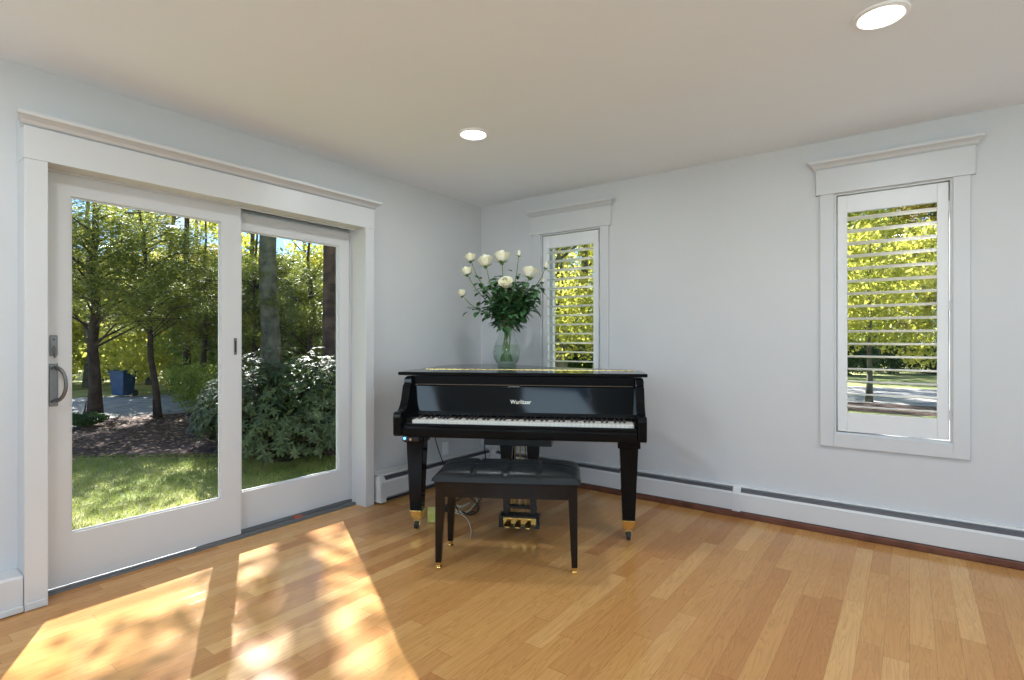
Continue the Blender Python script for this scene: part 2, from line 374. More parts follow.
MB().box(-.105, -.008, .718, 2.462, 2.004, 2.012).build('head_channel', HDARK, dr)
th = MB(); th.box(-.15, .012, .715, 2.462, -.01, .010); th.box(-.056, -.046, 1.4, 2.462, .010, .030); th.box(-.15, -.11, .715, 2.462, .010, .045); th.box(-.006, .004, .715, 2.462, .010, .020)
th.build('threshold', TRACK, dr, bevel=.002)
def panel(name, x0, x1, y0, y1, z0, z1, gy0, gy1, gz0, gz1):
    p = empty(name, (0, 0, 0), 0, dr)
    f = MB(); f.box(x0, x1, y0, gy0, z0, z1); f.box(x0, x1, gy1, y1, z0, z1); f.box(x0, x1, gy0, gy1, z0, gz0); f.box(x0, x1, gy0, gy1, gz1, z1)
    f.build('panel_frame', DOORW, p, bevel=.0)
    b = MB(); w = .008; xx = x1-.012
    b.box(xx-.006, xx, gy0, gy0+w, gz0, gz1); b.box(xx-.006, xx, gy1-w, gy1, gz0, gz1); b.box(xx-.006, xx, gy0+w, gy1-w, gz0, gz0+w); b.box(xx-.006, xx, gy0+w, gy1-w, gz1-w, gz1)
    b.build('glazing_bead', TRIM, p)
    MB().box(xx-.016, xx-.012, gy0-.004, gy1+.004, gz0-.004, gz1+.004).build('pane', PANE, p)
    return p
sl = panel('sliding_panel', -.052, -.010, .722, 1.632, .022, 1.992, 0.813, 1.517, .262, 1.885)
fx = panel('fixed_panel', -.104, -.062, 1.55, 2.458, .030, 1.975, 1.66, 2.365, .258, 1.868)
# handle set on the sliding panel
hx = -.010; hy = .748
hp = MB(); hp.box(hx, hx+.006, hy-.017, hy+.017, .880, 1.082); pl = hp.build('handle_plate', PEWTER, sl, bevel=.003)
pts = []
for i in range(15):
    t = PI*i/14; pts.append((hx+.012+.050*math.sin(t)**.7, hy+.004+.028*math.sin(t), .985+.078*math.cos(t)))
hb = MB().tube(pts, [.0095-.0022*math.sin(PI*i/14) for i in range(15)], 10)
hb.lathe([(0,0),(.014,0),(.014,.006),(.010,.012),(0,.012)], 12, (hx+.010, hy+.002, 1.055)); hb.lathe([(0,0),(.014,0),(.014,.006),(.010,.012),(0,.012)], 12, (hx+.010, hy+.002, .900))
hb.build('handle', PEWTER, sl, smooth=True, flat_angle=50)
lk = MB().box(hx, hx+.006, hy-.015, hy+.015, 1.118, 1.215).build('lock_plate', PEWTER, sl, bevel=.003)
MB().tube([(hx+.003, hy, 1.148), (hx+.022, hy, 1.148)], .008, 10).tube([(hx+.020, hy, 1.165), (hx+.024, hy+.002, 1.11)], [.004, .0055], 8).build('thumb_turn', PEWTER, lk)
MB().tube([(hx+.005, hy, 1.195), (hx+.0075, hy, 1.195)], .004, 10).build('screw', BLACKG, lk)
la = MB(); la.box(hx, hx+.005, 1.588, 1.606, 1.105, 1.205); o = la.build('edge_pull', PEWTER, sl, bevel=.003)
MB().box(hx+.003, hx+.0055, 1.593, 1.601, 1.120, 1.190).build('pull_recess', BLACKG, o, bevel=.001)
st = MB(); st.prism([(-.03, 0), (.012, 0), (.012, .010), (-.03, .014)], -.03, .03, 'y')
o = st.build('door_stop', REDP, bevel=.002); o.location = (XL-.018, 2.02, .0105); tag(o, 'small red-brown stop lying in the grey sliding door track', 'door stop')

# baseboard left of the door and shoe
bb = MB(); bb.prism([(XL, .0), (XL+.110, .0), (XL+.110, .150), (XL+.104, .160), (XL, .165)], YF, .617, 'y'); bb.v = [(p[0], p[1], p[2]) for p in bb.v]
tag(bb.build('baseboard_left', TRIM, bevel=.001), kind='structure')
pb = MB().box(XL+.110, XL+.124, YF, .617, .004, .032); tag(pb.build('trim_1', TRIM, bevel=.004), kind='structure')
# plinth at the foot of the casing
tag(MB().box(XL+.119, XL+.124, .625, .694, .004, .035).build('trim_2', TRIM, bevel=.003), kind='structure')
# dark red-brown shoe strip along the back wall
tag(MB().box(XL+.18, XR, YB-.075, YB-.05, 0, .040).build('baseboard_back', SHOE, bevel=.006), kind='structure')
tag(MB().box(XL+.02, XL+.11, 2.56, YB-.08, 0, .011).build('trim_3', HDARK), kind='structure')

# ------------------------------------------------------------------ baseboard heaters
def heater(loc, rz, L, h, label, cap0=True, cap1=True, joint=None, off=0.):
    """long axis local x from 0 to L, wall at y=0, front at -y"""
    r = empty('baseboard_heater', loc, rz); tag(r, label, 'heater', 'baseboard heaters')
    d = .068; zb = .040
    bk = MB(); bk.prism([(0, zb), (-.004, zb), (-.004, h-.004), (-.026, h-.004), (-.034, h-.012), (-.036, h-.008), (-.028, h), (0, h)], 0, L, 'x')
    if off: bk.box(0, L, 0, off, .012, h-.002)
    bk.build('back_plate', HEAT, r)
    MB().prism([(-d, zb+.006), (-d+.004, zb+.004), (-d+.004, h-.052), (-d+.012, h-.040), (-d+.010, h-.038), (-d, h-.050)], .0, L, 'x').build('front_cover', HEAT, r)
    MB().box(.02, L-.02, -.050, -.010, .070, h-.050).build('heating_fins', FINS, r)
    MB().box(.01, L-.01, -d+.005, -.004, zb, zb+.012).build('bottom_tray', HDARK, r)
    MB().prism([(-.058, h-.050), (-.034, h-.022), (-.036, h-.020), (-.060, h-.048)], .012, L-.012, 'x').build('damper', HDARK, r)
    caps = [p for p, q in ((0, cap0), (L-.05, cap1)) if q]
    prof = [(0, .012), (-d-.003, .012), (-d-.003, h-.048), (-.052, h-.018), (-.030, h+.003), (0, h+.003)]
    for p in caps: MB().prism(prof, p, p+.05, 'x').build('end_cap', HEAT, r, bevel=.002)
    for j in joint or []: MB().prism([(0,.03)] + prof[1:2] + prof[2:], j-.028, j+.028, 'x').build('splice_plate', HEAT, r, bevel=.002)
    return r
heater((XL+.097, 2.553, 0), PI/2, YB-2.553, .205, 'white baseboard heater on the left wall beside the sliding door', off=.097)
heater((XL+.17, YB, 0), 0, -.965-XL-.17, .205, 'white baseboard heater behind the piano, on the back wall left of the joint', True, False)
heater((-.965, YB, 0), 0, XR+.965-.05, .205, 'long white baseboard heater under the window right of the piano', True, True)

# wall outlet low behind the piano
o = empty('wall_outlet', (XL, 3.392, .25)); tag(o, 'white wall outlet plate low on the left wall behind the piano', 'outlet')
MB().box(0, .006, -.037, .037, -.06, .06).build('cover_plate', PLATE, o, bevel=.002)
for dz in (-.026, .026): MB().box(.004, .0085, -.017, .017, dz-.015, dz+.015).build('socket', PLATE, o, bevel=.002)

# ------------------------------------------------------------------ recessed lights
def can(x, y, label, power=11):
    r = empty('recessed_light', (x, y, H)); tag(r, label, 'light', 'recessed ceiling lights')
    MB().lathe([(.078, 0), (.094, 0), (.092, -.006), (.078, -.010), (.076, -.004), (.070, -.002)], 48).build('trim_ring', CANTR, r, smooth=True, flat_angle=40)
    MB().lathe([(0, -.005), (.04, -.0048), (.077, -.003)], 48).build('lens', CANEM, r)
    d = bpy.data.lights.new('lamp', 'AREA'); d.shape = 'DISK'; d.size = .15; d.energy = power; d.color = (.88, .95, 1)
    l_ = bpy.data.objects.new('lamp', d); C.objects.link(l_); l_.parent = r; l_.location = (0, 0, -.012)
can(-2.12, 2.47, 'lit recessed ceiling light above the piano')
can(-.089, 2.50, 'lit recessed ceiling light near the top right, in front of the right window')
for x, y, w_ in ((-2.12, .2, 'behind the camera, on the left wall side'), (-.09, .2, 'directly above the camera'), (1.95, 2.5, 'beyond the right edge of the view, near the back wall'), (1.95, .2, 'right of the camera'), (-2.12, -2.0, 'furthest behind the camera, left side'), (-.09, -2.0, 'furthest behind the camera, middle')):
    can(x, y, 'lit recessed ceiling light ' + w_)

# ------------------------------------------------------------------ grand piano
PT = math.radians(28.1)
pn = empty('grand_piano', (-1.94, 2.6925, 0), PT); tag(pn, 'glossy black baby grand piano with its lid closed, standing across the corner', 'piano')
WH = .757
def curve_out(off=0.):
    """plan outline behind the keyboard, bass side straight, curved tail, S bend on the treble side"""
    P = [(-WH-off, .10-off), (-WH-off, .80), (-WH+.005-off, .95), (-WH+.035-off*.9, 1.08+off*.3), (-WH+.11-off*.6, 1.19+off*.7), (-WH+.22-off*.2, 1.255+off), (-WH+.34, 1.275+off),
         (-WH+.46+off*.2, 1.255+off), (-WH+.57+off*.6, 1.19+off*.7), (-WH+.66+off*.8, 1.09+off*.6), (-WH+.74+off*.8, .98+off*.6), (.10+off*.7, .87+off*.7), (.24+off*.5, .78+off*.8), (.40+off*.5, .71+off*.8),
         (.55+off*.6, .64+off*.7), (.66+off*.8, .55+off*.6), (.725+off, .44+off*.2), (WH+off, .32), (WH+off, .10-off)]
    return P
MB().prism(curve_out(), .600, .955, 'z').build('rim', EBONY, pn, bevel=.004)
# lid: main part and front flap, with the brass hinge between
out = curve_out(.03)
main = [p for p in out if p[1] > .45]
yy = .452
main = [(-WH-.03, yy)] + main + [(WH+.012, yy)]
MB().prism(main, .960, .984, 'z').build('lid', EBONY, pn, bevel=.006, seg=3)
MB().prism([(-WH-.060, .095), (WH+.028, .095), (WH+.028, .30), (WH+.014, .446), (-WH-.054, .446)], .962, .984, 'z').build('lid_flap', EBONY, pn, bevel=.006, seg=3)
hg = MB().box(-WH+.02, WH-.02, .443, .455, .978, .9865)
ho = hg.build('lid_hinge', BRASS, pn)
for i in range(34):
    x = -WH+.04+i*(2*WH-.08)/33; k_ = MB().tube([(x-.008, .449, .987), (x+.008, .449, .987)], .0022, 6).build('hinge_knuckle', BLKSAT, ho, smooth=True)
# arms
pr = [(-.138, .604), (-.150, .615), (-.152, .720), (-.146, .742), (-.128, .752), (-.085, .752), (-.060, .762), (-.035, .785), (-.015, .815), (.000, .850), (.012, .880), (.022, .905), (.045, .915), (.048, .945), (.085, .955), (.12, .958), (.12, .604)]
for s_ in (-1, 1):
    x0 = s_*WH; x1 = s_*(WH-.052)
    MB().prism(pr, min(x0, x1), max(x0, x1), 'x').build('arm', EBONY, pn, bevel=.005, seg=3)
# keybed, slip, cheeks
MB().prism([(-.128, .600), (-.14, .606), (-.14, .652), (-.130, .658), (.11, .658), (.11, .600)], -WH+.052, WH-.052, 'x').build('keybed', EBONY, pn, bevel=.003)
MB().prism([(-.118, .655), (-.118, .674), (-.110, .680), (-.096, .680), (-.096, .655)], -WH+.052, WH-.052, 'x').build('key_slip', EBONY, pn, bevel=.003)
K0, K1 = -.655, .688
for a, b in ((-WH+.052, K0-.003), (K1+.003, WH-.052)):
    MB().box(a, b, -.096, .06, .658, .712).build('cheek_block', EBONY, pn, bevel=.003)
fb = MB().prism([(.070, .700), (.062, .712), (.068, .735), (.086, .895), (.096, .902), (.11, .900), (.11, .700)], -WH+.052, WH-.052, 'x').build('fallboard', EBONY, pn, bevel=.0006)
MB().tube([(-WH+.06, .091, .905), (WH-.06, .091, .905)], .003, 8).build('fallboard_hinge', DBRASS, fb)
MB().box(-WH+.052, WH-.052, .088, .12, .912, .960).build('name_rail', EBONY, pn, bevel=.001)
MB().box(K0, K1, .030, .048, .697, .706).build('felt_strip', FELT, pn)
# logo lettering
def text_mesh(s, size, m, name, parent, depth=.0006):
    cu = bpy.data.curves.new(name, 'FONT'); cu.body = s; cu.size = size; cu.extrude = depth; cu.align_x = 'CENTER'; cu.align_y = 'CENTER'
    t = bpy.data.objects.new(name, cu); C.objects.link(t)
    dg = bpy.context.evaluated_depsgraph_get(); me = bpy.data.meshes.new_from_object(t.evaluated_get(dg))
    bpy.data.objects.remove(t); me.materials.clear(); me.materials.append(m)
    o = bpy.data.objects.new(name, me); C.objects.link(o); o.parent = parent; return o
lo = text_mesh('Wurlitzer', .036, LOGO, 'logo', fb); lo.scale = (.92, 1.0, 1)
lo.location = (.001, .0745, .800); lo.rotation_euler = (math.atan2(.16, .018), 0, 0)
# keyboard
kb = MB().box(K0, K1, -.085, .045, .658, .672).build('keyboard', BLKSAT, pn)
kw = (K1-K0)/52
wk = MB().box(.0006, kw-.0006, -.090, .050, .676, .698).build('white_key', IVORY, kb, bevel=.0012)
wk.location = (K0, 0, 0)
for i in range(1, 52):
    c = wk.copy(); C.objects.link(c); c.location = (K0+i*kw, 0, 0)
bk = MB(); bk.poly([(-.0068,-.040,.698),(.0068,-.040,.698),(.0068,.050,.698),(-.0068,.050,.698),(-.0055,-.034,.7125),(.0055,-.034,.7125),(.0055,.050,.7135),(-.0055,.050,.7135)],
                   [(0,3,2,1),(4,5,6,7),(0,1,5,4),(1,2,6,5),(2,3,7,6),(3,0,4,7)])
bo = bk.build('black_key', EBKEY, kb, bevel=.001); first = True
for i in range(51):
    nt = 'ABCDEFG'[i % 7]
    if nt in 'BE': continue
    off = {'A': .001, 'C': -.0015, 'D': .0015, 'F': -.002, 'G': 0}[nt]
    if first: c = bo; first = False
    else: c = bo.copy(); C.objects.link(c)
    c.location = (K0+(i+1)*kw+off, 0, 0)
# legs
def leg(x, y):
    l_ = MB().taper((x, y, .118), .074, .074, (x, y, .552), .108, .108).build('leg', BLKSAT if False else EBONY, pn, bevel=.004)
    MB().box(x-.066, x+.066, y-.066, y+.066, .552, .600).build('leg_block', EBONY, l_, bevel=.005)
    f = MB().taper((x, y, .068), .066, .066, (x, y, .120), .078, .078).build('brass_cap', BRASS, l_, bevel=.002)
    cy_ = y-.012
    MB().tube([(x, y, .068), (x, y, .052)], .013, 12).tube([(x-.016, y, .052), (x-.016, cy_, .022)], .004, 6).tube([(x+.016, y, .052), (x+.016, cy_, .022)], .004, 6).box(x-.018, x+.018, y-.010, y+.010, .046, .056).build('caster_fork', BRASS, l_)
    MB().tube([(x-.011, cy_, .024), (x+.011, cy_, .024)], .0235, 18).build('caster_wheel', BRASS if False else BLACKG, l_, bevel=.002)
for x, y in ((-.652, 0), (.662, 0), (-.20, .95)): leg(x, y)
# pedal lyre
ly = empty('pedal_lyre', (0, 0, 0), 0, pn)
MB().box(-.205, .205, -.055, .12, .548, .600).build('lyre_block', BLKSAT, ly, bevel=.004)
for x in (-.080, .088):
    p_ = MB(); p_.taper((x, .02, .115), .036, .04, (x, .02, .30), .045, .045); p_.taper((x, .02, .30), .045, .045, (x, .02, .55), .080, .055); p_.build('lyre_post', BLKSAT, ly, bevel=.002)
MB().box(-.10, .11, .0, .04, .150, .168).build('cross_bar', BLKSAT, ly, bevel=.002)
MB().tube([(.0, .028, .16), (.004, .028, .55)], .004, 8).tube([(-.035, .028, .12), (-.03, .028, .55)], .003, 8).tube([(.04, .028, .12), (.035, .028, .55)], .003, 8).build('pedal_rod', BRASS, ly)
bx = MB(); bx.box(-.120, .130, .035, .050, .045, .116); bx.box(-.120, -.100, -.045, .035, .045, .116); bx.box(.110, .130, -.045, .035, .045, .116); bx.box(-.100, .110, -.045, .035, .045, .056); bx.box(-.100, .110, -.045, .035, .106, .116)
bx.build('pedal_box', BLKSAT, ly, bevel=.003)
MB().box(-.099, .109, -.020, -.014, .057, .105).build('pedal_plate', BRASS, ly, bevel=.002)
for x in (-.058, .004, .066):
    pd = MB(); pts = [(x, .045, .085), (x, -.02, .082), (x, -.07, .075), (x, -.105, .068)]
    pd.poly([(x+s_*w, y, z+t) for (y, z, w) in ((.045,.088,.009),(-.02,.086,.010),(-.06,.080,.017),(-.095,.072,.019),(-.110,.068,.012)) for (s_, t) in ((-1,-.004),(1,-.004),(1,.004),(-1,.004))],
            [(i*4+a, i*4+(a+1)%4, i*4+4+(a+1)%4, i*4+4+a) for i in range(4) for a in range(4)] + [(3,2,1,0), (16,17,18,19)])
    pd.build('pedal', BRASS, ly, bevel=.0015)
# small control box below the bass end of the keybed
cb = MB().box(-.705, -.60, -.128, -.05, .572, .600).build('control_box', BLKSAT, pn, bevel=.004)
MB().tube([(-.690, -.131, .590), (-.690, -.126, .590)], .009, 12).build('indicator', LED, cb)
MB().tube([(-.650, -.140, .586), (-.650, -.126, .586)], .008, 12).build('knob', CHROME, cb)

# ------------------------------------------------------------------ bench
BT = math.radians(31.0)
bn = empty('piano_bench', (-1.760, 2.347, 0), BT); tag(bn, 'black piano bench with a tufted leather seat in front of the piano keys', 'bench')
bw, bd = .372, .170
for sx in (-1, 1):
    for sy in (-1, 1):
        lg = MB().taper((sx*(bw-.018), sy*(bd-.020), .030), .030, .030, (sx*(bw-.028), sy*(bd-.028), .448), .050, .050).build('leg', BENCHW, bn, bevel=.002)
        cx_, cy_ = sx*(bw-.018), sy*(bd-.020)
        MB().lathe([(.0, .0), (.017, 0), (.019, .006), (.012, .014), (.013, .030), (.0, .030)], 16, (cx_, cy_, 0)).build('brass_foot', BRASS, lg, smooth=True, flat_angle=40)
ap = MB(); ap.box(-bw+.02, bw-.02, -bd+.006, -bd+.028, .374, .448); ap.box(-bw+.02, bw-.02, bd-.028, bd-.006, .374, .448)
ap.box(-bw+.006, -bw+.028, -bd+.028, bd-.028, .374, .448); ap.box(bw-.028, bw-.006, -bd+.028, bd-.028, .374, .448)
ap.build('apron', BENCHW, bn, bevel=.002)
MB().box(-bw-.004, bw+.004, -bd-.004, bd+.004, .448, .458).build('seat_board', BENCHW, bn, bevel=.003)
# cushion as a sculpted grid: rounded edge, tufted creases and buttons
def cushion():
    nx, ny = 96, 48; a, b = bw+.016, bd+.014; z0, z1 = .458, .522
    vs = []; fs = []
    bt = [(-a*.66+i*a*.44, j*b*.62) for i in range(4) for j in (-.5, .5)]
    def prof(u):
        return (max(0, 1-abs(u)**7))**.5
    for j in range(ny+1):
        for i in range(nx+1):
            u = -1+2*i/nx; w = -1+2*j/ny
            uu = math.copysign(abs(u)**.8, u); wv = math.copysign(abs(w)**.75, w)
            h_ = min(prof(uu), prof(wv)); x, y = uu*a, wv*b
            crease = 0
            for cx2 in (-a*.44, 0, a*.44): crease += .013*math.exp(-((x-cx2)/.008)**2)
            for cy2 in (0,): crease += .008*math.exp(-((y-cy2)/.008)**2)
            dome = .008*(1-(x/a)**4)*(1-(y/b)**2)
            z = z0 + (z1-z0-.008)*h_ + dome*h_ - crease*h_
            vs.append((x, y, z))
    for j in range(ny):
        for i in range(nx):
            q = j*(nx+1)+i; fs.append((q, q+1, q+nx+2, q+nx+1))
    m = MB(); m.poly(vs, fs)
    # closed skirt and base
    m.poly([(-a, -b, z0), (a, -b, z0), (a, b, z0), (-a, b, z0)], [(3, 2, 1, 0)])
    return m
cu = cushion().build('cushion', LEATH, bn, smooth=True)
bt = MB()
for x in (-(bw+.016)*.44, 0, (bw+.016)*.44):
    bt.lathe([(0, .003), (.007, .002), (.010, -.002)], 12, (x, 0, .514))
bt.build('button', LEATH, cu, smooth=True)

# ------------------------------------------------------------------ vase and roses
def loc2w(x, y, z): return Vector((-1.94+x*math.cos(PT)-y*math.sin(PT), 2.6925+x*math.sin(PT)+y*math.cos(PT), z))
VP = loc2w(-.19, .72, .9845)
vs_ = empty('glass_vase', VP); tag(vs_, 'clear glass vase half full of water on the piano lid', 'vase')
outer = [(.0, .0), (.070, .0), (.074, .006), (.070, .020), (.078, .035), (.098, .070), (.106, .105), (.102, .145), (.086, .190), (.068, .235), (.058, .275), (.057, .305), (.064, .335), (.078, .358)]
inner = [(r-.004, z) for r, z in outer[::-1] if z > .03] + [(.06, .030), (.0, .028)]
MB().lathe(outer+[(.075, .360)]+inner, 48).build('vase_body', VGLASS, vs_, smooth=True)
MB().lathe([(0, .002), (.070, .002), (.073, .008), (.068, .018), (.066, .028), (0, .028)], 40).build('vase_foot', FOOTG, vs_, smooth=True)
MB().lathe([(.0, .031), (.058, .031), (.074, .038), (.093, .070), (.101, .105), (.097, .145), (.088, .172), (0, .172)], 48).build('water', WATER, vs_, smooth=True)

camP = Vector((0, 0, 1.193)); Fd = Vector((-.59515, .80361, 0)); Rd = Vector((.80361, .59515, 0))
VD = VP.dot(Fd)
def at(px, py, depth):
    """a point standing at a given distance in front of the camera"""
    return camP + Fd*depth + Rd*((px-512)/537*depth) + Vector((0, 0, (340.3-py)/537*depth))
neck = VP + Vector((0, 0, .31))
def leaf_blade(mb, base, d, up, L, w, fold=.25):
    d = d.normalized(); s_ = d.cross(up).normalized(); nn = s_.cross(d).normalized()
    rows = [(0, .02), (.25, .8), (.5, 1.), (.75, .7), (1., .03)]
    P = []
    for t, k in rows:
        c_ = base + d*L*t - nn*(L*.22*t*t)
        P += [c_ - s_*w*k*.5 + nn*w*fold*k*.5, c_, c_ + s_*w*k*.5 + nn*w*fold*k*.5]
    F = []
    for i in range(4):
        q = i*3; F += [(q, q+1, q+4, q+3), (q+1, q+2, q+5, q+4)]
    mb.poly(P, F)
def rose(px, py, dd, size, label, bud=False, lean=None):
    tip = at(px, py, VD+dd); size *= 1.28 if not bud else 1.15
    out_ = (tip-neck); 
    r = empty('rose', tip); tag(r, label, 'rose', 'roses in the glass vase')
    ax = (out_.normalized()*.8 + Vector((0, 0, .7))).normalized()
    if lean: ax = (ax + Vector(lean)).normalized()
    q = Vector((0, 0, 1)).rotation_difference(ax)
    # bloom of overlapping petals
    b = MB(); rr = random.Random(px)
    layers = [(.20, 3, 1.0), (.42, 4, .97), (.66, 5, .88), (.92, 5, .74)] if not bud else [(.18, 3, 1.1), (.36, 4, 1.0), (.5, 4, .9)]
    for rad, n_, ht in layers:
        for k in range(n_):
            a0 = 2*PI*(k/n_)+rr.random()*1.2; span = 2*PI/n_*.75
            P = []; nu, nv = 6, 5
            for j in range(nv+1):
                t = j/nv; rz_ = size*.5*rad*(math.sin(min(1, t*1.15)*PI*.5)**.6*(1. + (.28*t**4 if rad > .6 else -.18*t))) 
                for i in range(nu+1):
                    s2 = -1+2*i/nu; an = a0 + span*s2*(.35+.65*math.sin(t*PI*.62+.2)); hh = size*ht*(t*.95 - .10*abs(s2)**2*t)
                    P.append(q @ Vector((rz_*math.cos(an), rz_*math.sin(an), hh-size*.45)))
            b.poly(P, [(j*(nu+1)+i, j*(nu+1)+i+1, (j+1)*(nu+1)+i+1, (j+1)*(nu+1)+i) for j in range(nv) for i in range(nu)])
    b.build('bloom', PETAL, r, smooth=True)
    sp = MB()
    for k in range(5):
        a0 = 2*PI*k/5; d = q @ Vector((math.cos(a0), math.sin(a0), .5)); leaf_blade(sp, q @ Vector((0, 0, -size*.45)), d, q @ Vector((0, 0, 1)), size*.55, size*.22)
    sp.lathe([(0, -size*.56), (size*.13, -size*.52), (size*.15, -size*.42), (0, -size*.40)], 10)
    sp.build('sepals', STEM, r)
    # stem: from the bloom down through the neck to the vase bottom
    e = neck - tip; rr2 = rr.random()*2*PI; foot = VP + Vector((.045*math.cos(rr2), .045*math.sin(rr2), .045)) - tip
    nk = e + Vector((.028*math.cos(rr2+PI), .028*math.sin(rr2+PI), 0))
    s0 = q @ Vector((0, 0, -size*.5)); P = []
    for i in range(13):
        t = i/12; c1 = s0 - ax*out_.length*.35; P.append((1-t)**3*s0 + 3*(1-t)**2*t*c1 + 3*(1-t)*t*t*(nk+Vector((0,0,.10))) + t**3*nk)
    for i in range(1, 5): P.append(nk.lerp(foot, i/4))
    MB().tube(P, .0032, 6).build('stem', STEM, r, smooth=True)
    # leaves of this rose
    lf = MB()
    for j in range(17 if not bud else 7):
        t = .20+.75*rr.random(); i = int(t*12); c_ = P[i].lerp(P[i+1], t*12-i) if i < 12 else P[12]
        for g in range(3):
            an = rr.random()*2*PI; d = Vector((math.cos(an), math.sin(an), rr.uniform(-.55, .5))); L = rr.uniform(.045, .075)
            c2 = c_ + d*rr.uniform(.015, .075)
            leaf_blade(lf, c2, d, Vector((0, 0, 1)), L, L*.62)
        
    lf.build('leaves', ROSELEAF, r)
    return r
rose(470.5, 258, -.02, .060, 'cream rose at the upper left edge of the bouquet, half open')
rose(467, 271.5, .03, .062, 'cream rose just below the upper left one in the bouquet')
rose(462, 293.5, -.02, .050, 'small cream rose lowest and furthest left, on a stem bent outward')
rose(485.5, 261.5, -.08, .080, 'large open cream rose left of the bouquet top')
rose(502, 257.5, .04, .085, 'large open white rose at the top middle of the bouquet')
rose(506, 283.5, -.14, .072, 'pale yellow rose low in the centre front of the bouquet', lean=(.3, -.8, 0))
rose(519, 254, .02, .045, 'closed bud highest at the top right of the bouquet', bud=True)
rose(530, 273, -.04, .082, 'large cream rose at the right side of the bouquet')
rose(546, 266, .05, .050, 'small half open rose at the far right of the bouquet', bud=True)
rose(543, 281, -.02, .034, 'tiny green bud hanging at the far right of the bouquet', bud=True)
# dense greenery in the bouquet middle
gr = empty('bouquet_greenery', VP); tag(gr, 'dense dark green leaves filling the middle of the rose bouquet', 'greenery')
gm = MB(); gs = MB(); rr = random.Random(5)
ctr = at(513, 296, VD) - VP
for j in range(80):
    u = rr.random()*2*PI; ph = rr.uniform(-.75, .8); rad = rr.uniform(.5, 1.)
    tip = ctr + Vector((math.cos(u)*.215*math.cos(ph)*rad, math.sin(u)*.215*math.cos(ph)*rad, math.sin(ph)*.21*rad))
    base = Vector((rr.uniform(-.03, .03), rr.uniform(-.03, .03), .31))
    gs.tube(([Vector((rr.uniform(-.05,.05), rr.uniform(-.05,.05), .05))] if j < 12 else []) + [base, base.lerp(tip, .5)+Vector((0,0,.03)), tip], .0022, 5)
    for g in range(5):
        t = rr.uniform(.5, 1.05); c_ = base.lerp(tip, t); an = rr.random()*2*PI; d = Vector((math.cos(an), math.sin(an), rr.uniform(-.7, .4)))
        L = rr.uniform(.06, .10); leaf_blade(gm, c_, d, Vector((0, 0, 1)), L, L*.66)
gm.build('foliage', ROSELEAF, gr); gs.build('stems', STEM, gr)

# ------------------------------------------------------------------ cables and small things behind the bench
def smooth_path(pts, n=8):
    P = [Vector(p) for p in pts]; P = [P[0]*2-P[1]] + P + [P[-1]*2-P[-2]]; out = []
    for i in range(1, len(P)-2):
        for k in range(n):
            t = k/n; a, b, c, d = P[i-1], P[i], P[i+1], P[i+2]
            out.append(.5*((2*b)+(c-a)*t+(2*a-5*b+4*c-d)*t*t+(3*b-a-3*c+d)*t**3))
    out.append(P[-2]); return out
o = MB().tube(smooth_path([loc2w(-.56, .06, .600), loc2w(-.55, .10, .50), loc2w(-.50, .14, .32), loc2w(-.47, .2, .15), loc2w(-.44, .28, .008), loc2w(-.36, .36, .006)]), .0035, 6).build('power_cable', CABLEB, smooth=True)
tag(o, 'thin black cable dropping from under the left end of the piano', 'cable')
o = MB().tube(smooth_path([loc2w(-.30, .45, .600), loc2w(-.28, .45, .53), loc2w(-.23, .45, .50), loc2w(-.19, .45, .53), loc2w(-.24, .45, .56), loc2w(-.30, .46, .52), loc2w(-.31, .46, .44), loc2w(-.30, .46, .30), loc2w(-.32, .44, .1), loc2w(-.38, .40, .006)]), .004, 6).build('power_cable', CABLEB, smooth=True)
tag(o, 'black cable with a loop hanging under the piano, left of the pedal posts', 'cable')
def fl(px, py, z=.006):
    d = Fd + Rd*((px-512)/537) + Vector((0, 0, (340.3-py)/537)); return camP + d*((z-1.193)/d.z)
o = MB().tube(smooth_path([fl(441, 503, .02), fl(450, 507), fl(457, 511), fl(465, 513), fl(472, 508), fl(477, 500), fl(470, 494), fl(460, 496), fl(452, 501), fl(460, 507, .014), fl(470, 503, .014)]), .0065, 8).build('extension_cord', CABLEW, smooth=True)
tag(o, 'cream cord coiled on the floor behind the bench legs', 'cord')
o = MB().tube(smooth_path([fl(455, 513), fl(462, 515), fl(468, 521), fl(471, 530), fl(470, 539)]), .003, 6).build('thin_cord', CABLEW, smooth=True)
tag(o, 'thin cream cord arching over the floor boards behind the bench', 'cord')
o = MB().tube(smooth_path([fl(444, 506, .02), fl(455, 502, .02), fl(466, 496, .02), fl(476, 503, .012), fl(478, 510, .008), fl(471, 515, .008), fl(462, 512, .014)]), .0055, 8).build('power_cable', CABLEB, smooth=True)
tag(o, 'black cable tangled with the cream cord on the floor', 'cable')
p = fl(447, 511, 0)
o = MB().box(-.035, .035, -.025, .025, 0, .032).build('power_adapter', CABLEB, bevel=.005); o.location = p; o.rotation_euler = (0, 0, .9)
tag(o, 'small black power adapter on the floor between the bench legs', 'adapter')
p = fl(431.5, 522, 0)
bx = empty('small_carton', p, PT+.2); tag(bx, 'small yellow-green carton on the floor behind the left bench leg', 'carton')
MB().box(-.024, .024, -.016, .016, 0, .080).build('carton_body', LIME, bx, bevel=.003)
MB().prism([(-.016, .080), (.016, .080), (.002, .098), (-.002, .098)], -.024, .024, 'x').build('carton_top', LIME, bx, bevel=.002)

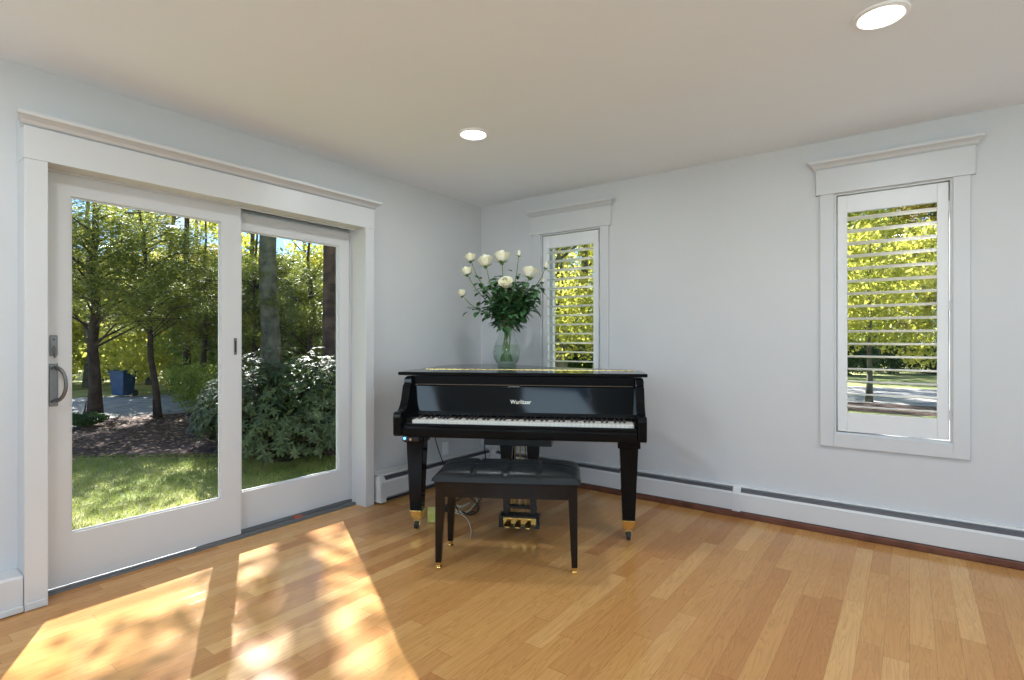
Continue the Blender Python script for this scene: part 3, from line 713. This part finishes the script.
# ------------------------------------------------------------------ outside: ground
GZ = -.30
def ground(name, pts, z, m, **k):
    mb = MB(); n = len(pts); mb.poly([(x, y, z) for x, y in pts], [tuple(range(n))]); o = mb.build(name, m); tag(o, kind='structure'); return o
tag(MB().box(-60, 40, -40, 70, GZ-.2, GZ-.006).build('ground', LAWN), kind='structure')
mul_in = [(-9.6, -9), (-9.0, -2), (-8.7, 1.0), (-8.5, 2.2), (-7.25, 3.3), (-6.4, 3.7), (-5.9, 4.2), (-5.9, 5.2), (-5.6, 8), (-5.2, 11.5), (-3.2, 13.2), (0, 13.4), (6, 13.4), (12, 12)]
mul_out = [(13, 14), (6, 15.2), (-1.2, 15.3), (-5.5, 14.2), (-9.5, 10.5), (-11.6, 6), (-12.5, 3.2), (-13, -2), (-13.5, -9)]
def ribbon(name, a, b, z, m):
    # strip between two polylines, resampled to equal counts
    def res(P, n):
        P = [Vector((*p, 0)) for p in P]; L = [0]
        for i in range(1, len(P)): L.append(L[-1]+(P[i]-P[i-1]).length)
        o = []
        for k in range(n):
            t = L[-1]*k/(n-1); i = max(j for j in range(len(L)-1) if L[j] <= t+1e-9); f = (t-L[i])/(L[i+1]-L[i]); o.append(P[i].lerp(P[i+1], f))
        return o
    n = 40; A = res(a, n); B = res(b, n); rr = random.Random(3)
    pts = [(p.x+rr.uniform(-.12, .12), p.y+rr.uniform(-.12, .12), z) for p in A] + [(p.x, p.y, z) for p in B]
    mb = MB(); mb.poly(pts, [(i, i+1, n+i+1, n+i) for i in range(n-1)]); o = mb.build(name, m); tag(o, kind='structure')
ribbon('mulch_bed', mul_in, mul_out[::-1], GZ, MULCH)
grv_out = [(14, 22), (6, 20.8), (-1.7, 20.6), (-9, 18), (-14.5, 11), (-17, 5.5), (-17.8, 3.0), (-18, -2), (-18.5, -9)]
ribbon('gravel_drive', mul_out[::-1], grv_out[::-1], GZ-.002, GRAVEL)

def leafcloud(name, m, centers, n, size, asp=.55, parent=None, flat=0., seed=1, droop=0.):
    """n leaf blades scattered over ellipsoid clumps: centers = (x,y,z,rx,ry,rz)"""
    g = np.random.default_rng(seed); cs_ = np.array(centers, float)
    wgt = cs_[:,3]*cs_[:,4]+.001; idx = g.choice(len(cs_), n, p=wgt/wgt.sum())
    d = g.normal(size=(n,3)); d /= np.linalg.norm(d, axis=1)[:,None]; rad = g.random(n)**.45
    c = cs_[idx,:3] + d*cs_[idx,3:]*rad[:,None]
    a = g.normal(size=(n,3)); a[:,2] *= (1-flat); a[:,2] -= droop; a /= np.linalg.norm(a, axis=1)[:,None]
    b = g.normal(size=(n,3)); b[:,2] *= (1-flat); b -= a*(a*b).sum(1)[:,None]; b /= np.linalg.norm(b, axis=1)[:,None]
    s = size*(.6+.8*g.random(n))[:,None]
    V = np.stack([c-a*s*.5, c+b*s*asp*.5, c+a*s*.5, c-b*s*asp*.5], 1).reshape(-1,3)
    me = bpy.data.meshes.new(name); me.vertices.add(4*n); me.vertices.foreach_set('co', V.astype(np.float32).ravel())
    me.loops.add(4*n); me.loops.foreach_set('vertex_index', np.arange(4*n, dtype=np.int32))
    me.polygons.add(n); me.polygons.foreach_set('loop_start', np.arange(0, 4*n, 4, dtype=np.int32))
    me.materials.append(m); me.update(calc_edges=True); me.validate()
    o = bpy.data.objects.new(name, me); C.objects.link(o)
    if parent: o.parent = parent
    return o
def tree(name, base, H_, r0, bark, leaf, crown, nleaf, lsize, label, cat='tree', group=None, nb=9, lean=(0, 0), asp=.55, flat=0., droop=0., seed=1, b0=.3, wob=.05):
    """crown = (z_low, z_high, radius_low, radius_high, clumps, clump_radius)"""
    rr = random.Random(seed); t = empty(name, base); tag(t, label, cat, group)
    P = []; R = []; n = 9
    for i in range(n):
        f = i/(n-1); P.append(Vector((lean[0]*f + rr.uniform(-wob, wob)*(i > 0), lean[1]*f + rr.uniform(-wob, wob)*(i > 0), H_*f - .05*(i == 0)))); R.append(max(.012, r0*(1-.8*f)*(1.35 if i == 0 else 1)))
    tk = MB().tube(P, R, 10)
    zl, zh, rl, rh, nc, cr = crown; cen = []
    for k in range(nc):
        f = (k+.5)/nc; z = zl+(zh-zl)*f; rad = (rl+(rh-rl)*f)*rr.uniform(.35, 1); an = k*2.4+rr.uniform(-.4, .4)
        i = min(n-2, int(min(z/H_, .999)*(n-1))); ax = P[i].lerp(P[i+1], min(z/H_, .999)*(n-1)-i)
        c = Vector((ax.x+rad*math.cos(an), ax.y+rad*math.sin(an), z)); q = cr*rr.uniform(.7, 1.3)
        cen.append((c.x, c.y, c.z, q, q, q*(.55 if flat else .8)))
        if k % max(1, nc//max(nb, 1)) == 0:
            zz = max(z-rad*.35, H_*b0*.8); j = min(n-2, int(min(zz/H_, .98)*(n-1))); st_ = P[j].lerp(P[j+1], min(zz/H_, .98)*(n-1)-j)
            tk.tube([st_, st_.lerp(c, .5)+Vector((0, 0, .15*rad)), c], [max(.014, r0*.20), max(.010, r0*.12), .006], 5)
    tk.build('trunk', bark, t, smooth=True)
    leafcloud('foliage', leaf, cen, nleaf, lsize, asp, t, flat, seed, droop)
    return t
def gp(px, py): 
    q = fl(px, py, GZ); return (q.x, q.y, GZ)
def gd(px, depth): q = Fd*depth + Rd*((px-512)/537*depth); return (q.x, q.y, GZ)

# trees seen through the sliding door
tree('hemlock_tree', gp(95, 421), 5.6, .11, BARK, HEMLEAF, (1.8, 4.0, 2.0, 1.3, 90, .32), 30000, .075, 'dark evergreen tree, the nearer left of the two trunks seen through the sliding door', group=None, asp=.22, flat=.55, droop=.1, seed=3, nb=30, b0=.12)
tree('hemlock_tree', gp(158, 419), 4.6, .065, BARK, HEMLEAF, (1.9, 3.7, 1.7, 1.2, 70, .30), 22000, .075, 'slim leaning evergreen tree in the middle of the sliding door glass', lean=(-.35, -.2), asp=.22, flat=.55, droop=.1, seed=8, nb=24, b0=.12)
tree('hemlock_tree', gd(205, 12.5), 4.4, .08, BARK, HEMLEAF, (1.5, 3.3, 1.8, 1.2, 60, .32), 20000, .075, 'evergreen tree beside the middle stile of the sliding door', asp=.25, flat=.5, droop=.1, seed=12, nb=20, b0=.12)
tree('oak_tree', gd(329, 8.2), 11., .115, BARKR, GRNLEAF, (4.7, 10.5, 2.6, 2.2, 64, .38), 5800, .13, 'thick dark red-brown trunk at the right edge of the fixed door pane', seed=21, nb=14, b0=.5)
tree('oak_tree', gd(270, 10.5), 12., .20, BARKG, GRNLEAF, (5.3, 11.5, 2.8, 2.4, 64, .40), 5800, .13, 'stout grey-green trunk behind the shrub in the fixed door pane', seed=22, nb=14, b0=.5)
tree('hemlock_tree', gd(256, 12.2), 4.4, .07, BARK, HEMLEAF, (1.3, 3.3, 1.7, 1.3, 64, .34), 22000, .075, 'dark evergreen tree behind the stout grey-green trunk', asp=.25, flat=.5, droop=.1, seed=13, nb=22, b0=.1)
tree('hemlock_tree', gd(310, 11.4), 4.3, .07, BARK, HEMLEAF, (1.3, 3.2, 1.7, 1.3, 64, .34), 22000, .075, 'dark evergreen tree between the two large trunks in the fixed door pane', asp=.25, flat=.5, droop=.1, seed=14, nb=22, b0=.1)
tree('oak_tree', gd(188, 13.4), 9.5, .09, BARK, GRNLEAF, (5.1, 7.0, 2.3, 2.0, 50, .45), 3000, .13, 'tall thin dark trunk of an added shade tree far behind the slim leaning evergreen, its crown above the view', seed=23, nb=14, b0=.55)  # crown out of view, put in to cast shade on the lawn
for i, (px, dp, hh, lb) in enumerate(((88, 17, 8.5, 'tall thin bare-topped tree above the dark left evergreen'), (112, 21, 9., 'thin straight tree rising against the sky left of the slim trunk'), (150, 18, 8.5, 'leaning thin tree against the sky at the top of the sliding panel glass'),
                                      (196, 22, 9., 'thin tree against the sky near the right of the sliding panel glass'), (252, 17, 8., 'slender tree against the sky at the left of the fixed door pane'), (305, 20, 8.5, 'slender tree against the sky between the two large trunks'))):
    tree('slender_tree', gd(px, dp), hh, .12, BARKG, YELLEAF, (3.5, hh, 1.6, 1.8, 30, .40), 2600, .14, lb, lean=(1.4, .6) if i == 2 else (0, 0), group='slender trees against the sky', seed=60+i, nb=14, b0=.3)
bg = [(40, 17, 'yellow'), (100, 19, 'yellow'), (140, 21, 'yellow'), (175, 16, 'yellow'), (205, 20, 'orange'), (240, 15, 'green'), (265, 18, 'yellow'), (300, 14, 'green'), (335, 17, 'yellow'), (75, 24, 'green')]
names = {'yellow': YELLEAF, 'orange': ORLEAF, 'green': GRNLEAF}
lab = ['bright yellow-green tree far left behind the drive, seen through the sliding door', 'yellow-green tree behind the dark left evergreen trunk', 'tall thin yellow-green tree between the two evergreen trunks',
       'yellow-green tree behind the slim leaning trunk', 'orange-tinged tree near the top right of the sliding panel glass', 'green tree behind the left edge of the fixed door pane', 'yellow-green tree behind the stout grey trunk',
       'green tree behind the middle of the fixed door pane', 'yellow-green tree behind the dark trunk at the right of the fixed pane', 'green tree furthest back at the left of the sliding panel']
for i, (px, dp, c) in enumerate(bg):
    hh = .185*dp+.8 if c != 'green' else .16*dp+.8
    tree('leafy_tree', gd(px, dp), hh, .09, BARKG, names[c], (.5, hh*1.0, 2.3, 1.3, 40, .60), 10500, .15, lab[i], group='leafy trees beyond the drive', seed=40+i, nb=12, b0=.1)
# rhododendron
def rhodo():
    g = empty('rhododendron_bush', (*gd(292, 6.9)[:2], GZ)); tag(g, 'broad rhododendron bush with glossy leaves outside the fixed door pane', 'shrub')
    rr = random.Random(4); lf = MB(); st = MB()
    for k in range(800):
        an = rr.random()*2*PI; ph = rr.uniform(0, 1); rad = rr.uniform(.75, 1.0)
        e = math.asin(ph*.98); c = Vector((1.15*math.cos(an)*math.cos(e)*rad, 1.15*math.sin(an)*math.cos(e)*rad, .30+1.05*math.sin(e)*rad + .12*math.sin(an*3)))
        ax = (c*Vector((1, 1, 1)) - Vector((0, 0, .3))).normalized()+Vector((0, 0, .5)); ax.normalize()
        if k % 6 == 0: st.tube([Vector((rr.uniform(-.12, .12), rr.uniform(-.12, .12), -.02)), c*.5+Vector((0, 0, -.05)), c], [.02, .012, .006], 5)
        s_ = ax.orthogonal().normalized(); w = ax.cross(s_)
        for j in range(9):
            t = 2*PI*j/9+rr.random()*.5; d = s_*math.cos(t)+w*math.sin(t)+ax*rr.uniform(-.25, .45)
            leaf_blade(lf, c, d, ax, rr.uniform(.06, .10), .027, .2)
    st.build('branches', BARK, g); lf.build('foliage', RHOLEAF, g)
    core = leafcloud('inner_foliage', RHOLEAF, [(0, 0, .62, .95, .95, .62)], 5000, .13, .3, g, seed=9)
    return g
r1 = rhodo()
r2 = copy_tree(r1); r2.location = (*gd(372, 7.8)[:2], GZ); r2.rotation_euler = (0, 0, 2.1); r2['label'] = 'rhododendron bush behind the right stile of the fixed door pane'
r3 = copy_tree(r1); r3.location = (*gd(254, 7.8)[:2], GZ); r3.rotation_euler = (0, 0, 4.1); r3.scale = (.72, .72, .80); r3['label'] = 'smaller rhododendron bush seen behind the middle stiles of the sliding door'
for o in (r1, r2, r3): o['group'] = 'rhododendron bushes outside the sliding door'
# low white-flecked shrub near the drive and low ground plants
for i, (px, dp, lb) in enumerate(((84, 9.2, 'low dark ground shrub at the left foot of the dark evergreen trunk'), (200, 9.6, 'pale feathery branches of a low shrub near the gravel drive'))):
    s_ = empty('low_shrub', (*gd(px, dp)[:2], GZ)); tag(s_, lb, 'shrub')
    MB().tube([(0, 0, -.02), (.03, 0, .25), (.05, .02, .45+.6*i)], [.02, .015, .006], 6).build('stem', BARK, s_)
    leafcloud('foliage', DARKLEAF if i == 0 else GRNLEAF, [(0, 0, .14+.5*i, .35+.15*i, .35+.15*i, .10+.35*i)], 1100+1100*i, .09, .35, s_, seed=70+i)
# blue bin beyond the trees
bn_ = empty('waste_bin', (*gd(123, 14.2)[:2], GZ), .5); tag(bn_, 'blue wheeled bin beyond the trees, left of the slim leaning trunk', 'bin'); bn_.scale = (.8, .8, .8)
MB().taper((0, 0, .05), .42, .42, (0, 0, .80), .52, .52).build('bin_body', BLUEB, bn_, bevel=.02)
MB().prism([(-.30, .80), (.29, .80), (.29, .84), (0, .89), (-.30, .85)], -.29, .29, 'x').build('bin_lid', BLUEB, bn_, bevel=.01)
for s_ in (-1, 1): MB().tube([(s_*.20, .24, .10), (s_*.26, .24, .10)], .10, 16).build('wheel', BLACKG, bn_)

# view through the shuttered windows
tree('ornamental_tree', gp(869, 402), 4.2, .07, BARKG, YELLEAF, (1.2, 4.0, 1.2, 1.4, 22, .5), 5500, .12, 'slim small tree with a forked trunk outside the right window', seed=90, nb=14, b0=.12)
wn_ = [(560, 11, YELLEAF, 'yellow-green tree nearest outside the narrow window behind the vase'), (585, 14, YELLEAF, 'yellow-green tree behind the right half of the narrow window'), (610, 18, YELLEAF, 'yellow-green tree further back behind the narrow window'),
       (800, 24, GRNLEAF, 'green tree left of what the right window shows'), (850, 26, YELLEAF, 'yellow-green tree behind the left half of the right window'), (895, 28, GRNLEAF, 'tall green tree behind the middle of the right window'),
       (935, 27, ORLEAF, 'orange-tinged tree behind the right edge of the right window'), (975, 25, YELLEAF, 'yellow-green tree just beyond the right edge of the right window'), (530, 16, YELLEAF, 'yellow-green tree left behind the narrow window')]
for i, (px, dp, m_, lb) in enumerate(wn_):
    hh = .36*dp+1.5
    tree('leafy_tree', gd(px, dp), hh, .16, BARKG, m_, (1.4, hh, 2.6 if dp > 20 else 1.8, 1.8, 40, .95 if dp > 20 else .60), 17000, .17 if dp > 20 else .085, lb, group='leafy trees outside the back windows', seed=100+i, nb=12, b0=.1)
tree('oak_tree', (-8.2, 21.8, GZ), 10.5, .16, BARKG, GRNLEAF, (5.2, 10., 3.4, 2.6, 60, .55), 9000, .17, 'spreading tree added to shade the drive, out of sight between the two back windows', seed=24, nb=14, b0=.5)  # unseen from inside, added to shade the gravel outside the right window
for i, (px, dp, lb) in enumerate(((845, 23, 'dark green hedge shrub left behind the right window'), (890, 24, 'dark green hedge shrub in the middle of the right window'), (935, 23.5, 'dark green hedge shrub at the right edge of the right window'), (975, 24, 'dark green hedge shrub furthest right behind the right window'), (575, 12.5, 'dark green hedge shrub low behind the narrow window'))):
    s_ = empty('hedge_shrub', (*gd(px, dp)[:2], GZ)); tag(s_, lb, 'shrub', 'hedge shrubs outside the back windows')
    MB().tube([(0, 0, -.02), (.03, 0, .5), (.05, .02, 1.0)], [.05, .03, .01], 6).build('stem', BARK, s_)
    leafcloud('foliage', DARKLEAF, [(0, 0, .75, 1.3, 1.0, .75), (.3, .2, 1.1, .9, .8, .4)], 7000, .13, .45, s_, seed=120+i)

# grass and fallen leaves
def scatter_blades(name, m, n, region, hgt, wid, label, cat, seed=2, flatleaf=False):
    g = np.random.default_rng(seed); pts = []
    c = region(g, n); n = len(c); an = g.random(n)*2*PI; h = hgt*(.5+g.random(n)); w = wid
    dx = np.stack([np.cos(an), np.sin(an), np.zeros(n)], 1)
    if flatleaf:
        e = np.stack([-np.sin(an), np.cos(an), g.normal(size=n)*.25], 1); s = h[:,None]
        z = np.array([0, 0, .012]); V = np.stack([c-dx*s*.5+z, c+e*s*.3+z, c+dx*s*.5+z, c-e*s*.3+z+np.array([0,0,.006])], 1)
    else:
        tip = c + np.stack([g.normal(size=n)*.02, g.normal(size=n)*.02, h], 1); V = np.stack([c-dx*w/2, c+dx*w/2, tip], 1)
    k = V.shape[1]; V = V.reshape(-1, 3)
    me = bpy.data.meshes.new(name); me.vertices.add(k*n); me.vertices.foreach_set('co', V.astype(np.float32).ravel())
    me.loops.add(k*n); me.loops.foreach_set('vertex_index', np.arange(k*n, dtype=np.int32)); me.polygons.add(n); me.polygons.foreach_set('loop_start', np.arange(0, k*n, k, dtype=np.int32))
    me.materials.append(m); me.update(calc_edges=True); o = bpy.data.objects.new(name, me); C.objects.link(o); tag(o, label, cat, kind='stuff'); return o
def near_lawn(g, n):
    x = g.uniform(-9.2, -3.7, n); y = g.uniform(-.5, 7.5, n)
    lim = np.interp(y, [-2, 1.0, 2.2, 3.3, 4.2, 5.2, 8], [-9.0, -8.7, -8.5, -7.25, -5.9, -5.9, -5.6]); k = x > lim-.1
    return np.stack([x[k], y[k], np.full(k.sum(), GZ-.005)], 1)
scatter_blades('grass', GRASSB, 90000, near_lawn, .035, .008, 'sunlit short lawn grass outside the sliding door', 'grass')
def bed(g, n):
    x = g.uniform(-13, -5.8, n); y = g.uniform(-1, 10, n)
    lo_ = np.interp(y, [-2, 1.0, 2.2, 3.3, 4.2, 5.2, 8], [-9.0, -8.7, -8.5, -7.25, -5.9, -5.9, -5.6]); hi_ = np.interp(y, [-2, 3.2, 6, 10.5], [-13, -12.5, -11.6, -9.5]); k = (x < lo_+.3) & (x > hi_-.3)
    return np.stack([x[k], y[k], np.full(k.sum(), GZ)], 1)
scatter_blades('leaf_litter', LITTER, 9000, bed, .06, .03, 'brown fallen leaves strewn over the dark mulch bed', 'leaves', flatleaf=True)
